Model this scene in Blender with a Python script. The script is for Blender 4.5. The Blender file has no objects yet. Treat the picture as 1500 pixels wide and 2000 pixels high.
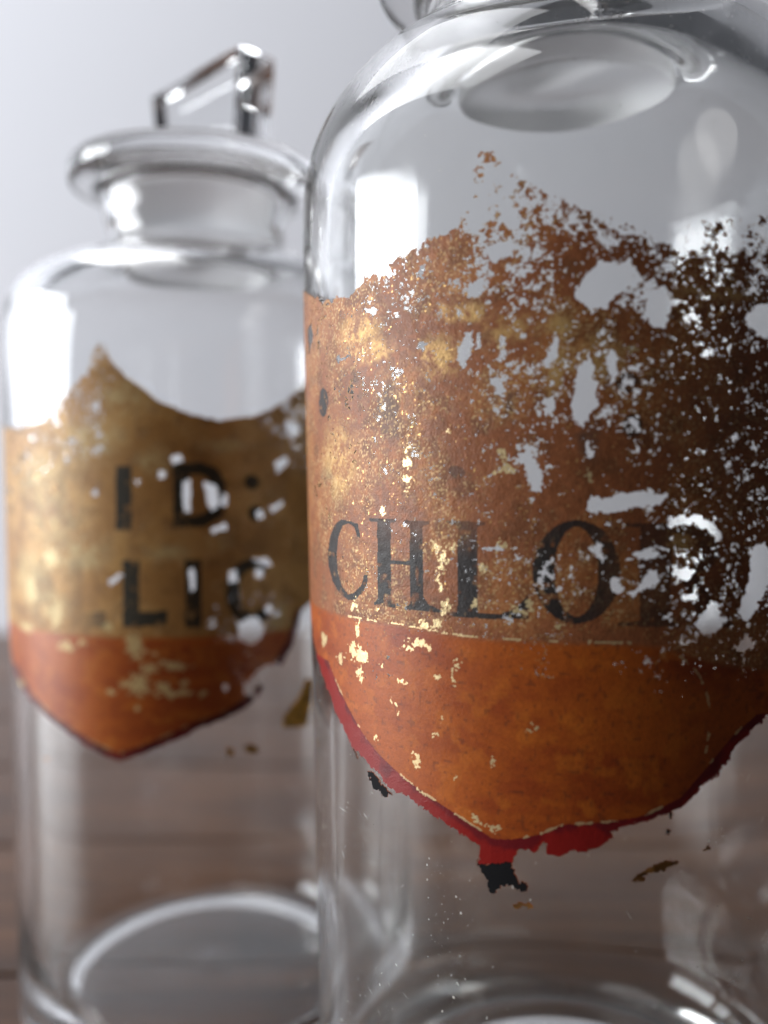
import bpy, bmesh, math
import numpy as np
from mathutils import Matrix, Vector, Euler

sc = bpy.context.scene
MM = 0.001
# ------------------------------------------------------------------ camera
cam_d = bpy.data.cameras.new('camera'); cam = bpy.data.objects.new('camera', cam_d)
sc.collection.objects.link(cam); sc.camera = cam
cam_d.sensor_fit = 'VERTICAL'; cam_d.sensor_height = 24.0; cam_d.lens = 20.4
cam_d.clip_start = 0.005; cam_d.clip_end = 50
cam.matrix_world = Matrix.Translation((0, 0, 0.150)) @ Matrix.Rotation(math.pi/2 - 0.041, 4, 'X') @ Matrix.Rotation(-0.009, 4, 'Z')
cam_d.dof.use_dof = True; cam_d.dof.focus_distance = 0.1365; cam_d.dof.aperture_fstop = 4.9
cam_d.dof.aperture_blades = 0
# ------------------------------------------------------------------ light
w = bpy.data.worlds.new('World'); sc.world = w; w.use_nodes = True
w.node_tree.nodes['Background'].inputs[0].default_value = (0.80, 0.86, 1.0, 1)
w.node_tree.nodes['Background'].inputs[1].default_value = 0.045
def area(name, loc, target, sx, sy, radiance, col, shape='RECTANGLE'):
    L = bpy.data.lights.new(name, 'AREA'); L.shape = shape; L.size = sx; L.size_y = sy
    L.energy = radiance * math.pi * sx * sy; L.color = col
    o = bpy.data.objects.new(name, L); sc.collection.objects.link(o)
    o.location = loc
    o.rotation_euler = (Vector(target) - Vector(loc)).to_track_quat('-Z', 'Y').to_euler()
    return o
# daylight from a window on the left, a far smaller window behind the camera on the right
area('window_light', (-1.70, 0.090, 0.37), (0.0, 0.090, 0.37), 1.02, 0.92, 16.2, (0.94, 0.97, 1.0))
area('added_wall_fill', (-0.42,0.50,1.20), (0.35,0.80,0.2), 1.0, 0.5, 2.9, (0.97, 0.98, 1.0))  # added overhead fill that lifts the wall and table, not a known source
area('far_window_light', (0.78, -0.62, 0.62), (-0.03, 0.2, 0.15), 0.32, 0.17, 2.0, (1.0, 0.98, 0.95), 'ELLIPSE')
vs = sc.view_settings
vs.view_transform = 'Standard'; vs.look = 'None'; vs.exposure = 0.0; vs.gamma = 1; vs.use_curve_mapping = False
cy = sc.cycles
cy.use_denoising = True
try: cy.denoiser = 'OPENIMAGEDENOISE'
except Exception: pass
cy.max_bounces = 18; cy.transmission_bounces = 16; cy.glossy_bounces = 8; cy.diffuse_bounces = 4; cy.transparent_max_bounces = 16
cy.caustics_reflective = True; cy.caustics_refractive = True; cy.blur_glossy = 0.3
cy.sample_clamp_indirect = 12.0; cy.use_adaptive_sampling = False

# ------------------------------------------------------------------ helpers
def tag(o, label=None, cat=None, group=None, kind=None):
    for k, v in (('label', label), ('category', cat), ('group', group), ('kind', kind)):
        if v: o[k] = v
    return o
def empty(name, loc):
    o = bpy.data.objects.new(name, None); o.empty_display_size = 0.01
    sc.collection.objects.link(o); o.location = loc
    return o
def mesh_obj(name, verts, faces, mat, parent=None, smooth=True):
    me = bpy.data.meshes.new(name)
    me.from_pydata([tuple(v) for v in verts], [], faces); me.update()
    if smooth: me.polygons.foreach_set('use_smooth', [True]*len(me.polygons))
    if mat: me.materials.append(mat)
    o = bpy.data.objects.new(name, me); sc.collection.objects.link(o)
    if parent: o.parent = parent
    return o
def bm_obj(name, bm, mat, parent=None, smooth=False):
    me = bpy.data.meshes.new(name); bm.to_mesh(me); bm.free()
    if smooth: me.polygons.foreach_set('use_smooth', [True]*len(me.polygons))
    me.materials.append(mat)
    o = bpy.data.objects.new(name, me); sc.collection.objects.link(o)
    if parent: o.parent = parent
    return o
def chaikin(pts, it=3):
    p = [np.array(q, float) for q in pts]
    for _ in range(it):
        n = [p[0]]
        for a, b in zip(p[:-1], p[1:]):
            n += [a*.75+b*.25, a*.25+b*.75]
        n.append(p[-1]); p = n
    return p
def lathe(name, prof, mat, parent, seg=200, wob=None, z0=0.0):
    """prof in mm, first and last point on the axis"""
    P = [(max(r, 0), z) for r, z in prof]
    V = []; F = []; rows = []
    for i, (r, z) in enumerate(P):
        if r < 1e-6:
            rows.append([len(V)]); V.append((0, 0, (z-z0)*MM)); continue
        row = []
        for k in range(seg):
            a = 2*math.pi*k/seg
            rr = r + (wob(i, r, z, a) if wob else 0)
            row.append(len(V)); V.append((rr*math.sin(a)*MM, -rr*math.cos(a)*MM, (z-z0)*MM))
        rows.append(row)
    for A, B in zip(rows[:-1], rows[1:]):
        for k in range(seg):
            k2 = (k+1) % seg
            if len(A) == 1 and len(B) == 1: continue
            if len(A) == 1: F.append((A[0], B[k2], B[k]))
            elif len(B) == 1: F.append((A[k], A[k2], B[0]))
            else: F.append((A[k], A[k2], B[k2], B[k]))
    o = mesh_obj(name, V, F, mat, parent)
    bm = bmesh.new(); bm.from_mesh(o.data); bmesh.ops.recalc_face_normals(bm, faces=bm.faces); bm.to_mesh(o.data); bm.free()
    o.data.polygons.foreach_set('use_smooth', [True]*len(o.data.polygons))
    return o

# ------------------------------------------------------------------ node materials
def newmat(name):
    m = bpy.data.materials.new(name); m.use_nodes = True
    nt = m.node_tree; b = nt.nodes['Principled BSDF']
    return m, nt, b
def nd(nt, t, **kw):
    n = nt.nodes.new(t)
    for k, v in kw.items(): setattr(n, k, v)
    return n
def glass(name, tint, rough=0.0, bump=0.02, scale=60.0, grime=0.0, film=0.0):
    m, nt, b = newmat(name)
    b.inputs['Base Color'].default_value = (*tint, 1)
    b.inputs['Roughness'].default_value = rough
    b.inputs['IOR'].default_value = 1.5
    b.inputs['Transmission Weight'].default_value = 1.0
    tc = nd(nt, 'ShaderNodeTexCoord')
    mp = nd(nt, 'ShaderNodeMapping'); mp.inputs['Scale'].default_value = (1, 1, 0.28)
    nt.links.new(tc.outputs['Object'], mp.inputs[0])
    n = nd(nt, 'ShaderNodeTexNoise'); n.inputs['Scale'].default_value = scale; n.inputs['Detail'].default_value = 1.5
    nt.links.new(mp.outputs[0], n.inputs['Vector'])
    bp = nd(nt, 'ShaderNodeBump'); bp.inputs['Strength'].default_value = bump; bp.inputs['Distance'].default_value = 0.004
    nt.links.new(n.outputs[0], bp.inputs['Height']); nt.links.new(bp.outputs[0], b.inputs['Normal'])
    if grime:
        g = nd(nt, 'ShaderNodeTexNoise'); g.inputs['Scale'].default_value = 38; g.inputs['Detail'].default_value = 7; g.inputs['Roughness'].default_value = .7
        nt.links.new(tc.outputs['Object'], g.inputs['Vector'])
        r = nd(nt, 'ShaderNodeMapRange'); r.inputs['From Min'].default_value = .45; r.inputs['From Max'].default_value = .8
        r.inputs['To Min'].default_value = rough; r.inputs['To Max'].default_value = rough+grime
        nt.links.new(g.outputs[0], r.inputs[0]); nt.links.new(r.outputs[0], b.inputs['Roughness'])
    if film:
        d = nd(nt, 'ShaderNodeBsdfDiffuse'); d.inputs[0].default_value = (.86, .84, .80, 1)
        g = nd(nt, 'ShaderNodeTexNoise'); g.inputs['Scale'].default_value = 30; g.inputs['Detail'].default_value = 8; g.inputs['Roughness'].default_value = .72
        mp2 = nd(nt, 'ShaderNodeMapping'); mp2.inputs['Scale'].default_value = (1, 1, .45); nt.links.new(tc.outputs['Object'], mp2.inputs[0]); nt.links.new(mp2.outputs[0], g.inputs['Vector'])
        r2 = nd(nt, 'ShaderNodeMapRange'); r2.inputs['From Min'].default_value = .36; r2.inputs['From Max'].default_value = .72
        r2.inputs['To Min'].default_value = film*.25; r2.inputs['To Max'].default_value = film*1.6
        nt.links.new(g.outputs[0], r2.inputs[0])
        mx = nd(nt, 'ShaderNodeMixShader'); out = nt.nodes['Material Output']
        nt.links.new(r2.outputs[0], mx.inputs[0]); nt.links.new(b.outputs[0], mx.inputs[1]); nt.links.new(d.outputs[0], mx.inputs[2]); nt.links.new(mx.outputs[0], out.inputs['Surface'])
    return m
M_glass = glass('old_clear_glass', (0.982, 0.988, 0.985), 0.025, 0.08, 26.0, 0.14, 0.020)
M_glass_b = glass('old_clear_glass_shorter_jar', (0.984, 0.988, 0.990), 0.02, 0.06, 24.0, 0.12, 0.013)
M_stop = glass('pressed_glass', (0.985, 0.988, 0.99), 0.0, 0.01, 40.0, 0.03)

def frost_plug(m):
    nt = m.node_tree; b = nt.nodes['Principled BSDF']
    tc = nd(nt, 'ShaderNodeTexCoord'); sx = nd(nt, 'ShaderNodeSeparateXYZ'); nt.links.new(tc.outputs['Object'], sx.inputs[0])
    r = nd(nt, 'ShaderNodeMapRange'); r.inputs['From Min'].default_value = -.0012; r.inputs['From Max'].default_value = -.0002
    r.inputs['To Min'].default_value = .55; r.inputs['To Max'].default_value = .015
    nt.links.new(sx.outputs[2], r.inputs[0]); nt.links.new(r.outputs[0], b.inputs['Roughness'])
M_disc = glass('ground_stopper_glass', (0.985, 0.988, 0.99), 0.0, 0.03, 40.0); frost_plug(M_disc)
def paint_mat():
    m, nt, b = newmat('worn_label_paint')
    col = nd(nt, 'ShaderNodeAttribute', attribute_name='paint')
    aux = nd(nt, 'ShaderNodeAttribute', attribute_name='finish')   # R metal, G roughness, B relief
    sep = nd(nt, 'ShaderNodeSeparateColor'); nt.links.new(aux.outputs['Color'], sep.inputs[0])
    nt.links.new(col.outputs['Color'], b.inputs['Base Color'])
    nt.links.new(sep.outputs[0], b.inputs['Metallic'])
    nt.links.new(sep.outputs[1], b.inputs['Roughness'])
    b.inputs['IOR'].default_value = 1.5; b.inputs['Specular IOR Level'].default_value = .36
    tc = nd(nt, 'ShaderNodeTexCoord')
    n = nd(nt, 'ShaderNodeTexNoise'); n.inputs['Scale'].default_value = 3000; n.inputs['Detail'].default_value = 3.0
    nt.links.new(tc.outputs['Object'], n.inputs['Vector'])
    n2 = nd(nt, 'ShaderNodeTexNoise'); n2.inputs['Scale'].default_value = 500; n2.inputs['Detail'].default_value = 3.0
    nt.links.new(tc.outputs['Object'], n2.inputs['Vector'])
    ad = nd(nt, 'ShaderNodeMath', operation='MULTIPLY_ADD'); ad.inputs[1].default_value = 1.6
    nt.links.new(n2.outputs[0], ad.inputs[0]); nt.links.new(n.outputs[0], ad.inputs[2])
    bp = nd(nt, 'ShaderNodeBump'); bp.inputs['Distance'].default_value = 0.00012
    nt.links.new(sep.outputs[2], bp.inputs['Strength'])
    nt.links.new(ad.outputs[0], bp.inputs['Height']); nt.links.new(bp.outputs[0], b.inputs['Normal'])
    return m
M_paint = paint_mat()
M_black = paint_mat(); M_black.name = 'black_outline_paint'; M_black.node_tree.nodes['Principled BSDF'].inputs['Specular IOR Level'].default_value = .12

def wall_mat():
    m, nt, b = newmat('pale_wall_paint')
    b.inputs['Roughness'].default_value = .85
    tc = nd(nt, 'ShaderNodeTexCoord')
    n = nd(nt, 'ShaderNodeTexNoise'); n.inputs['Scale'].default_value = 6; n.inputs['Detail'].default_value = 5
    nt.links.new(tc.outputs['Object'], n.inputs['Vector'])
    cr = nd(nt, 'ShaderNodeValToRGB')
    cr.color_ramp.elements[0].color = (*[c*.97 for c in (0.83,0.835,0.885)], 1); cr.color_ramp.elements[1].color = (*(0.83,0.835,0.885), 1)
    nt.links.new(n.outputs[0], cr.inputs[0]); nt.links.new(cr.outputs[0], b.inputs['Base Color'])
    return m
def wood_mat():
    m, nt, b = newmat('worn_brown_wood')
    b.inputs['Roughness'].default_value = .30; b.inputs['IOR'].default_value = 1.45
    oi = nd(nt, 'ShaderNodeObjectInfo')
    tc = nd(nt, 'ShaderNodeTexCoord')
    add = nd(nt, 'ShaderNodeVectorMath', operation='ADD')
    mul = nd(nt, 'ShaderNodeVectorMath', operation='SCALE'); mul.inputs['Scale'].default_value = 3.0
    cx = nd(nt, 'ShaderNodeCombineXYZ'); nt.links.new(oi.outputs['Random'], cx.inputs[0]); nt.links.new(oi.outputs['Random'], cx.inputs[1])
    nt.links.new(cx.outputs[0], mul.inputs[0]); nt.links.new(tc.outputs['Object'], add.inputs[0]); nt.links.new(mul.outputs[0], add.inputs[1])
    mp = nd(nt, 'ShaderNodeMapping'); mp.inputs['Scale'].default_value = (1.0, 14, 14)
    nt.links.new(add.outputs[0], mp.inputs[0])
    n = nd(nt, 'ShaderNodeTexNoise'); n.inputs['Scale'].default_value = 7; n.inputs['Detail'].default_value = 7; n.inputs['Roughness'].default_value = .62; n.inputs['Distortion'].default_value = .6
    nt.links.new(mp.outputs[0], n.inputs['Vector'])
    cr = nd(nt, 'ShaderNodeValToRGB')
    e = cr.color_ramp.elements
    e[0].position = .28; e[0].color = (*((.050,.020,.007),(.14,.060,.022),(.26,.125,.050))[0], 1); e[1].position = .74; e[1].color = (*((.050,.020,.007),(.14,.060,.022),(.26,.125,.050))[2], 1)
    k = e.new(.5); k.color = (*((.050,.020,.007),(.14,.060,.022),(.26,.125,.050))[1], 1)
    nt.links.new(n.outputs[0], cr.inputs[0])
    n2 = nd(nt, 'ShaderNodeTexNoise'); n2.inputs['Scale'].default_value = 9; n2.inputs['Detail'].default_value = 3
    nt.links.new(add.outputs[0], n2.inputs['Vector'])
    mx = nd(nt, 'ShaderNodeMixRGB', blend_type='MULTIPLY'); mx.inputs[0].default_value = .8
    c2 = nd(nt, 'ShaderNodeValToRGB'); c2.color_ramp.elements[0].position = .3; c2.color_ramp.elements[0].color = (.50, .44, .42, 1); c2.color_ramp.elements[1].position = .65; c2.color_ramp.elements[1].color = (1.1, 1.02, .96, 1)
    nt.links.new(n2.outputs[0], c2.inputs[0]); nt.links.new(cr.outputs[0], mx.inputs[1]); nt.links.new(c2.outputs[0], mx.inputs[2])
    nt.links.new(mx.outputs[0], b.inputs['Base Color'])
    bp = nd(nt, 'ShaderNodeBump'); bp.inputs['Strength'].default_value = .35; bp.inputs['Distance'].default_value = .001
    nt.links.new(n.outputs[0], bp.inputs['Height']); nt.links.new(bp.outputs[0], b.inputs['Normal'])
    return m
M_wall = wall_mat(); M_wood = wood_mat()

# ------------------------------------------------------------------ setting: wall and plank table top
WALL_Y = 0.85
wall = mesh_obj('wall', [(-2.0, WALL_Y, -.05), (1.6, WALL_Y, -.05), (1.6, WALL_Y, 1.5), (-2.0, WALL_Y, 1.5),
                         (-2.0, WALL_Y+.05, -.05), (1.6, WALL_Y+.05, -.05), (1.6, WALL_Y+.05, 1.5), (-2.0, WALL_Y+.05, 1.5)],
                [(0, 1, 2, 3), (5, 4, 7, 6), (4, 0, 3, 7), (1, 5, 6, 2), (3, 2, 6, 7), (4, 5, 1, 0)], M_wall, smooth=False)
tag(wall, 'plain pale lilac grey wall behind the jars', 'wall', kind='structure')
table = empty('table', (0, 0.2, -0.022)); tag(table, 'brown weathered plank table top under the jars', 'table', kind='structure')
sub = bmesh.new(); bmesh.ops.create_cube(sub, size=1, matrix=Matrix.Translation((0.43, 0.2, -.022)) @ Matrix.Diagonal((2.0, .88, .03, 1)))
bm_obj('table_frame', sub, M_wood, table)
edges = [-.25, -.14, -.04, .0585, .152, .250, .347, .452, .549, .648]      # y from the table's centre
me0 = None
for a, b_ in zip(edges[:-1], edges[1:]):
    bm = bmesh.new()
    wd = b_-a-.0022
    bmesh.ops.create_cube(bm, size=1, matrix=Matrix.Translation((0, 0, .0145)) @ Matrix.Diagonal((2.05, wd, .015, 1)))
    bmesh.ops.bevel(bm, geom=bm.edges[:], offset=.0011, segments=2, profile=.6, affect='EDGES')
    pl = bm_obj('plank', bm, M_wood, table); pl.location = (.43, (a+b_)/2, 0)

# ------------------------------------------------------------------ painted labels, as grids of tiny paint cells wrapped on the glass
F_OUT=[(-66,188.8),(-58,185.8),(-50,184.3),(-44.19,182.8),(-33.77,179.04),(-25.12,178.68),(-21.74,180.49),(-16.54,181.77),(-12.51,183.36),(-7.98,184.48),(-4.65,185.28),(-3.44,187.05),(-1.86,189.68),(-1.62,193.21),(-1.07,195.6),(0.8,195.23),(4.42,191.43),(9.32,187.66),(14.11,185.06),(20.95,183.61),(26.6,183.7),(31.83,184.44),(38.45,185.39),(47.45,191.39),(53,195.39),(54,125.99),(48,118.99),(39.22,113.99),(35.7,111.13),(32.41,107.55),(29.28,104.88),(25.53,102.54),(21.2,101.05),(16.96,100.29),(17.32,98.99),(15.21,97.31),(11.35,96.63),(8.65,96.09),(7.8,97.62),(6.72,95.87),(4.16,96.43),(3.05,94.78),(2.82,93.99),(-1.56,93.22),(-1.78,96.22),(-6.89,98.12),(-13.32,100.59),(-17.52,101.34),(-20.41,103.07),(-22.95,104.08),(-26.5,105.02),(-29.39,107.54),(-32.54,109.81),(-35.84,112.58),(-39.1,115.2),(-43,118.2),(-50,124.2),(-60,135.2),(-65,147.2)]
F_RED_IN=[(39.2,115.69),(34.83,112.81),(31.59,109.44),(27.01,104.65),(21.2,102.14),(16.26,101.35),(10.65,100.68),(7.08,98.87),(3.43,97.75),(0.41,97.36),(-1.93,98.62),(-6.02,100.37),(-11.36,102.38),(-16.38,104.44),(-20.36,106.36),(-24.23,108.77),(-27.95,111.73),(-32.39,115.53),(-35.65,118.41)]
F_BLACK=[[(-2.35,93.98),(-1.56,93.22),(2.82,94.14),(3.64,93.0),(4.15,91.81),(5.47,91.55),(5.62,90.68),(4.51,90.07),(3.41,90.64),(1.53,90.55),(0.83,89.44),(-0.01,89.35),(-0.24,90.82),(-1.17,91.93)],[(-22.97,102.41),(-22.05,102.82),(-19.23,101.31),(-17.3,100.42),(-18.44,99.64),(-19.85,99.76),(-21.7,100.26)],[(-27.43,105.29),(-26.5,105.02),(-25.46,104.11),(-26.22,103.74)],[(24.95,102.57),(25.68,102.68),(25.83,101.66),(25.1,101.55)],[(24.81,99.81),(25.69,100.07),(25.55,99.57),(24.89,99.38)]]
F_RES=[[(19.94,93.06),(21.94,94.29),(24.83,95.67),(26.75,95.79),(26.46,95.08),(24.11,94.02),(21.22,92.91)],[(29.79,97.19),(30.88,97.83),(31.68,97.39),(30.58,96.83)],[(3.4,87.71),(5.61,88.44),(5.9,87.74),(3.77,87.25)]]
F_LINE=[(-27.63,127.21),(-20.67,127.33),(-15.07,127.41),(-9.31,127.13),(-4.19,126.76),(2.03,126.69),(7.13,126.67),(13.45,126.74),(19.71,126.66)]
F_LINE2=[(24.7,125.46),(26.9,124.61),(28.56,123.33),(29.79,121.7),(30.74,119.63),(31.22,117.44),(31.4,114.53),(30.79,110.95)]
F_LET=[('C',[(-26.69,142.77),(-24.35,142.53),(-23.7,140.27),(-24.53,140.31),(-25.36,141.83),(-27.01,142.51),(-28.97,141.85),(-30.43,139.91),(-31.25,136.95),(-30.76,133.91),(-29.54,131.9),(-27.56,130.84),(-25.71,131.21),(-23.83,132.47),(-22.86,134.44),(-21.95,134.43),(-22.23,133.02),(-23.44,131.44),(-25.43,130.24),(-27.42,129.85),(-30.29,130.54),(-32.97,132.41),(-34.66,134.86),(-34.82,137.03),(-33.83,139.71),(-31.7,141.98),(-29.29,143.01)]),('H',[(-21.43,143.44),(-15.41,143.46),(-15.41,143.07),(-16.58,142.8),(-16.65,137.12),(-12.86,137.19),(-12.81,142.75),(-13.89,142.95),(-13.88,143.42),(-9.18,143.3),(-9.18,142.85),(-10.36,142.59),(-10.45,132.02),(-9.64,130.94),(-7.35,130.2),(-7.35,129.82),(-14.02,129.79),(-14.02,130.1),(-12.93,130.66),(-12.87,136.57),(-16.65,136.57),(-16.72,130.95),(-15.87,130.24),(-15.88,129.85),(-20.64,129.85),(-20.63,130.17),(-19.66,130.83),(-19.5,142.86),(-21.44,143.04)]),('L',[(-6.4,143.51),(-0.32,143.31),(-0.32,142.95),(-1.48,142.64),(-1.54,130.3),(2.04,130.28),(4.11,131.19),(5.71,132.99),(5.92,129.74),(0.54,129.47),(-4.99,129.4),(-7.52,129.81),(-7.52,130.03),(-4.66,130.1),(-4.58,142.8),(-6.41,143.14)]),('O',[(18.43,136.54),(18.27,134.87),(17.8,133.29),(17.04,131.88),(16.04,130.72),(14.84,129.86),(13.51,129.36),(12.13,129.23),(10.75,129.49),(9.47,130.13),(8.34,131.11),(7.44,132.39),(6.8,133.9),(6.47,135.55),(6.48,137.26),(6.81,138.93),(7.45,140.46),(8.36,141.77),(9.48,142.78),(10.76,143.46),(12.13,143.75),(13.51,143.65),(14.83,143.17),(16.02,142.33),(17.03,141.18),(17.79,139.78),(18.27,138.2),(18.43,136.54),(15.45,136.53),(15.37,137.97),(15.13,139.34),(14.75,140.55),(14.25,141.54),(13.65,142.26),(12.99,142.68),(12.3,142.76),(11.62,142.51),(10.98,141.93),(10.42,141.06),(9.97,139.94),(9.66,138.63),(9.5,137.2),(9.5,135.74),(9.66,134.32),(9.97,133.01),(10.42,131.9),(10.98,131.04),(11.62,130.47),(12.3,130.23),(12.99,130.33),(13.66,130.76),(14.26,131.5),(14.76,132.51),(15.14,133.73),(15.37,135.09),(15.45,136.53)]),('R',[(19.11,143.25),(27.55,143.16),(30.58,142.39),(32.32,140.72),(32.49,138.57),(31.24,136.83),(29.24,136.03),(30.64,133.99),(32.64,129.97),(34.86,128.93),(34.87,128.35),(30.06,128.58),(27.97,133.36),(26.7,135.8),(25.38,135.83),(25.41,129.72),(26.73,129.11),(26.73,128.69),(18.03,129.08),(18.03,129.43),(21.11,129.78),(21.07,142.53),(19.11,142.83)])]
F_RBOWL=[(25.5,141.91),(27.55,141.74),(29.21,140.79),(29.53,138.65),(28.33,137.05),(25.52,136.82)]
F_DOT=[(-4.62,150.52,1.3,0.89,0.25),(-35.43,162.62,2.18,2.42,0),(19.28,162.44,1.59,1.39,0),(19.98,156.57,1.39,1.54,0)]
F_SMUDGE=[(-16.79,160.94,2.8,7.0,0),(14.12,154.69,2.06,2.81,0),(0.67,162.18,1.65,5.76,0),(-34.67,149.24,3.24,2.6,0),(-12.89,144.6,1.94,3.08,0),(3.61,159.19,1.16,4.29,0),(-23.98,163.85,1.92,3.23,0)]
F_HOLE=[[(13.58,144.82),(14.13,147.3),(16.2,146.58),(19.66,147.47),(23.89,147.57),(24.32,146.72),(21.77,145.48),(17.58,144.81),(14.13,144.26)],[(-3.54,170.06),(-2.51,170.34),(-1.82,168.69),(-2.22,166.69),(-3.01,165.65),(-3.96,165.5),(-4.51,167.59)],[(-1.58,169.9),(-0.73,170.19),(-0.82,168.04),(-1.59,167.95)],[(12.74,175.67),(14.79,178.35),(19.58,178.89),(20.27,176.82),(19.25,174.77),(16.16,172.77),(13.43,172.86),(12.06,173.96)],[(21.81,174.73),(24.48,175.42),(25.35,172.66),(24.51,169.89),(22.38,169.9),(20.98,172.67)],[(44.32,176.34),(41.35,173.96),(37.69,173.03),(35.99,171.19),(38.17,169.16),(41.42,168.25),(44.94,170.62)],[(24.41,142.99),(25.34,144.17),(29.8,143.97),(32.15,142.5),(32.96,140.7),(31.77,140.52),(30.58,142.54),(26.81,143.17),(24.84,142.28)],[(20.17,139.15),(22.49,140.4),(23.56,138.76),(21.79,137.72)],[(16.91,135.26),(18.64,135.62),(19.13,134.2),(17.26,133.84)],[(19.0,133.63),(21.1,134.54),(22.5,136.86),(23.72,136.28),(23.36,134.87),(20.4,133.13)],[(14.13,140.22),(16.07,140.22),(16.07,137.74),(15.17,138.45)],[(29.13,128.68),(29.89,130.8),(31.83,131.8),(33.86,129.56),(32.42,127.47),(30.29,127.42)],[(37.86,139.48),(39.86,139.99),(42.82,136.35),(40.88,133.53),(38.14,130.04),(36.56,129.05),(35.52,130.92),(37.64,135.15)],[(34.89,125.75),(37.28,127.34),(38.91,125.76),(36.43,124.56)],[(-0.38,181.27),(1.86,182.45),(4.4,181.83),(3.67,180.14),(0.74,179.73)],[(4.68,153.07),(5.76,154.13),(7.17,151.96),(7.87,147.68),(6.46,147.11),(5.75,149.84)],[(-22.2,175.89),(-19.39,175.95),(-18.6,175.06),(-20.24,174.66),(-21.82,175.36)],[(-10.49,169.59),(-9.15,169.09),(-10.05,167.97),(-11.05,168.89)],[(-2.47,176.84),(-0.62,177.22),(-0.33,176.05),(-1.55,175.02),(-2.79,175.72)],[(7.9,166.11),(9.65,168.84),(9.99,166.72),(8.6,165.02)],[(12.4,164.54),(14.12,166.58),(14.8,163.08),(15.15,159.58),(13.44,156.46),(11.71,157.54),(12.06,161.05)],[(0.68,163.62),(2.53,163.17),(2.01,161.04),(0.81,160.88)],[(16.17,166.53),(17.41,167.19),(17.89,163.36),(16.73,161.64)],[(-19.31,182.1),(-16.53,182.92),(-15.51,180.07),(-18.2,180.12)],[(-44.64,176.71),(-41.42,177.07),(-40.47,173.81),(-43.91,172.06)],[(-10.67,180.83),(-9.32,180.63),(-9.6,178.81),(-10.5,178.94)],[(7.89,160.46),(9.64,161.12),(9.29,158.3),(8.03,157.98)],[(13.44,153.64),(14.12,154.69),(14.81,152.92),(13.78,152.23)],[(-30.09,169.4),(-25.3,169.16),(-25.02,168.64),(-29.4,168.65)],[(25.37,136.96),(27.58,137.28),(29.09,136.17),(26.85,135.52),(25.52,135.9)],[(26.86,133.38),(28.35,133.49),(28.2,132.5),(27.01,132.53)],[(-0.95,139.63),(2.23,140.0),(2.37,139.42),(-0.8,139.05)],[(15.86,142.7),(16.89,143.4),(16.9,142.7)],[(21.48,124.58),(22.4,124.57),(22.41,123.64),(21.55,123.65)],[(18.38,163.01),(20.04,162.7),(19.48,161.74),(18.52,161.89)],[(19.49,157.76),(21.03,157.26),(20.75,156.01),(19.64,156.3)]]
F_GOLD=[(-13.13,149.37,0.68,1.08,0),(-12.91,151.91,0.49,0.61,0),(-12.8,153.82,0.29,0.61,0),(2.86,151.16,1.25,0.65,0),(2.49,152.9,0.44,0.72,0),(1.0,150.24,0.38,0.36,0),(-7.63,139.26,0.52,0.91,0),(-6.79,137.19,0.68,1.66,0),(-7.32,134.14,0.43,0.68,0),(-6.49,131.32,0.76,0.91,0),(-7.09,129.99,0.43,0.45,0),(-10.4,127.65,0.83,0.54,0),(-8.23,128.15,0.79,0.46,0),(-4.93,140.11,0.41,0.52,0),(-26.04,129.17,0.9,1.0,0),(-13.58,124.2,0.9,0.63,0),(-11.16,124.79,1.13,0.7,0),(-9.51,124.04,0.54,0.38,0),(-23.88,121.32,1.24,1.16,0),(-26.49,121.74,1.07,1.18,0),(-30.36,119.82,1.1,0.86,0),(-24.49,118.73,0.57,1.17,0),(-5.46,121.06,0.42,1.36,0.25),(-16.05,114.83,0.43,1.04,-0.35),(-12.18,106.69,0.39,1.18,-0.25),(-37.65,121.62,1.14,1.45,0),(6.75,114.42,0.43,0.37,0),(-8.36,111.11,0.44,0.31,0),(-7.47,113.94,0.26,0.69,0),(4.26,130.68,1.02,0.58,0),(0.54,130.87,0.61,0.44,0),(-1.77,131.47,0.78,0.37,0),(-14.65,118.31,0.31,0.4,0),(-18.98,120.45,0.35,0.48,0),(2.08,140.07,0.52,0.58,0),(-0.58,136.7,0.46,0.88,0),(5.67,113.6,0.29,0.22,0),(-1.93,99.61,0.95,0.38,0.4),(0.41,99.24,0.69,0.45,0),(-20.33,108.41,0.61,0.33,0),(-24.65,125.35,0.57,1.83,-0.2),(-8.47,120.33,0.35,0.38,0),(0.07,108.56,0.31,0.3,0),(-5.14,105.51,0.25,0.69,0),(-25.05,102.7,1.16,0.25,0.9),(-11.17,102.42,1.13,0.24,0.5),(-18.1,144.49,0.34,0.47,0),(-5.65,156.61,0.33,0.37,0),(2.18,167.84,0.29,0.29,0),(5.71,131.83,0.43,0.58,0),(9.96,128.73,0.63,0.29,0),(14.13,149.76,0.41,0.63,0),(19.61,166.46,0.35,0.69,0)]
F_GOLDP=[(-3.52,173.19,6.35,1.6,0.12),(-23.83,172.69,6.79,3.2,0),(-21.29,169.19,7.43,2.38,0),(31.91,174.53,7.82,1.11,0.05),(9.99,170.23,2.77,2.1,0),(-7.25,167.07,5.11,3.7,0),(-30.49,152.63,7.33,7.6,0),(9.99,164.62,2.77,4.21,0),(26.82,140.48,2.21,1.84,0),(15.49,165.85,4.11,3.48,0),(3.65,170.59,4.34,2.13,0)]
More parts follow.
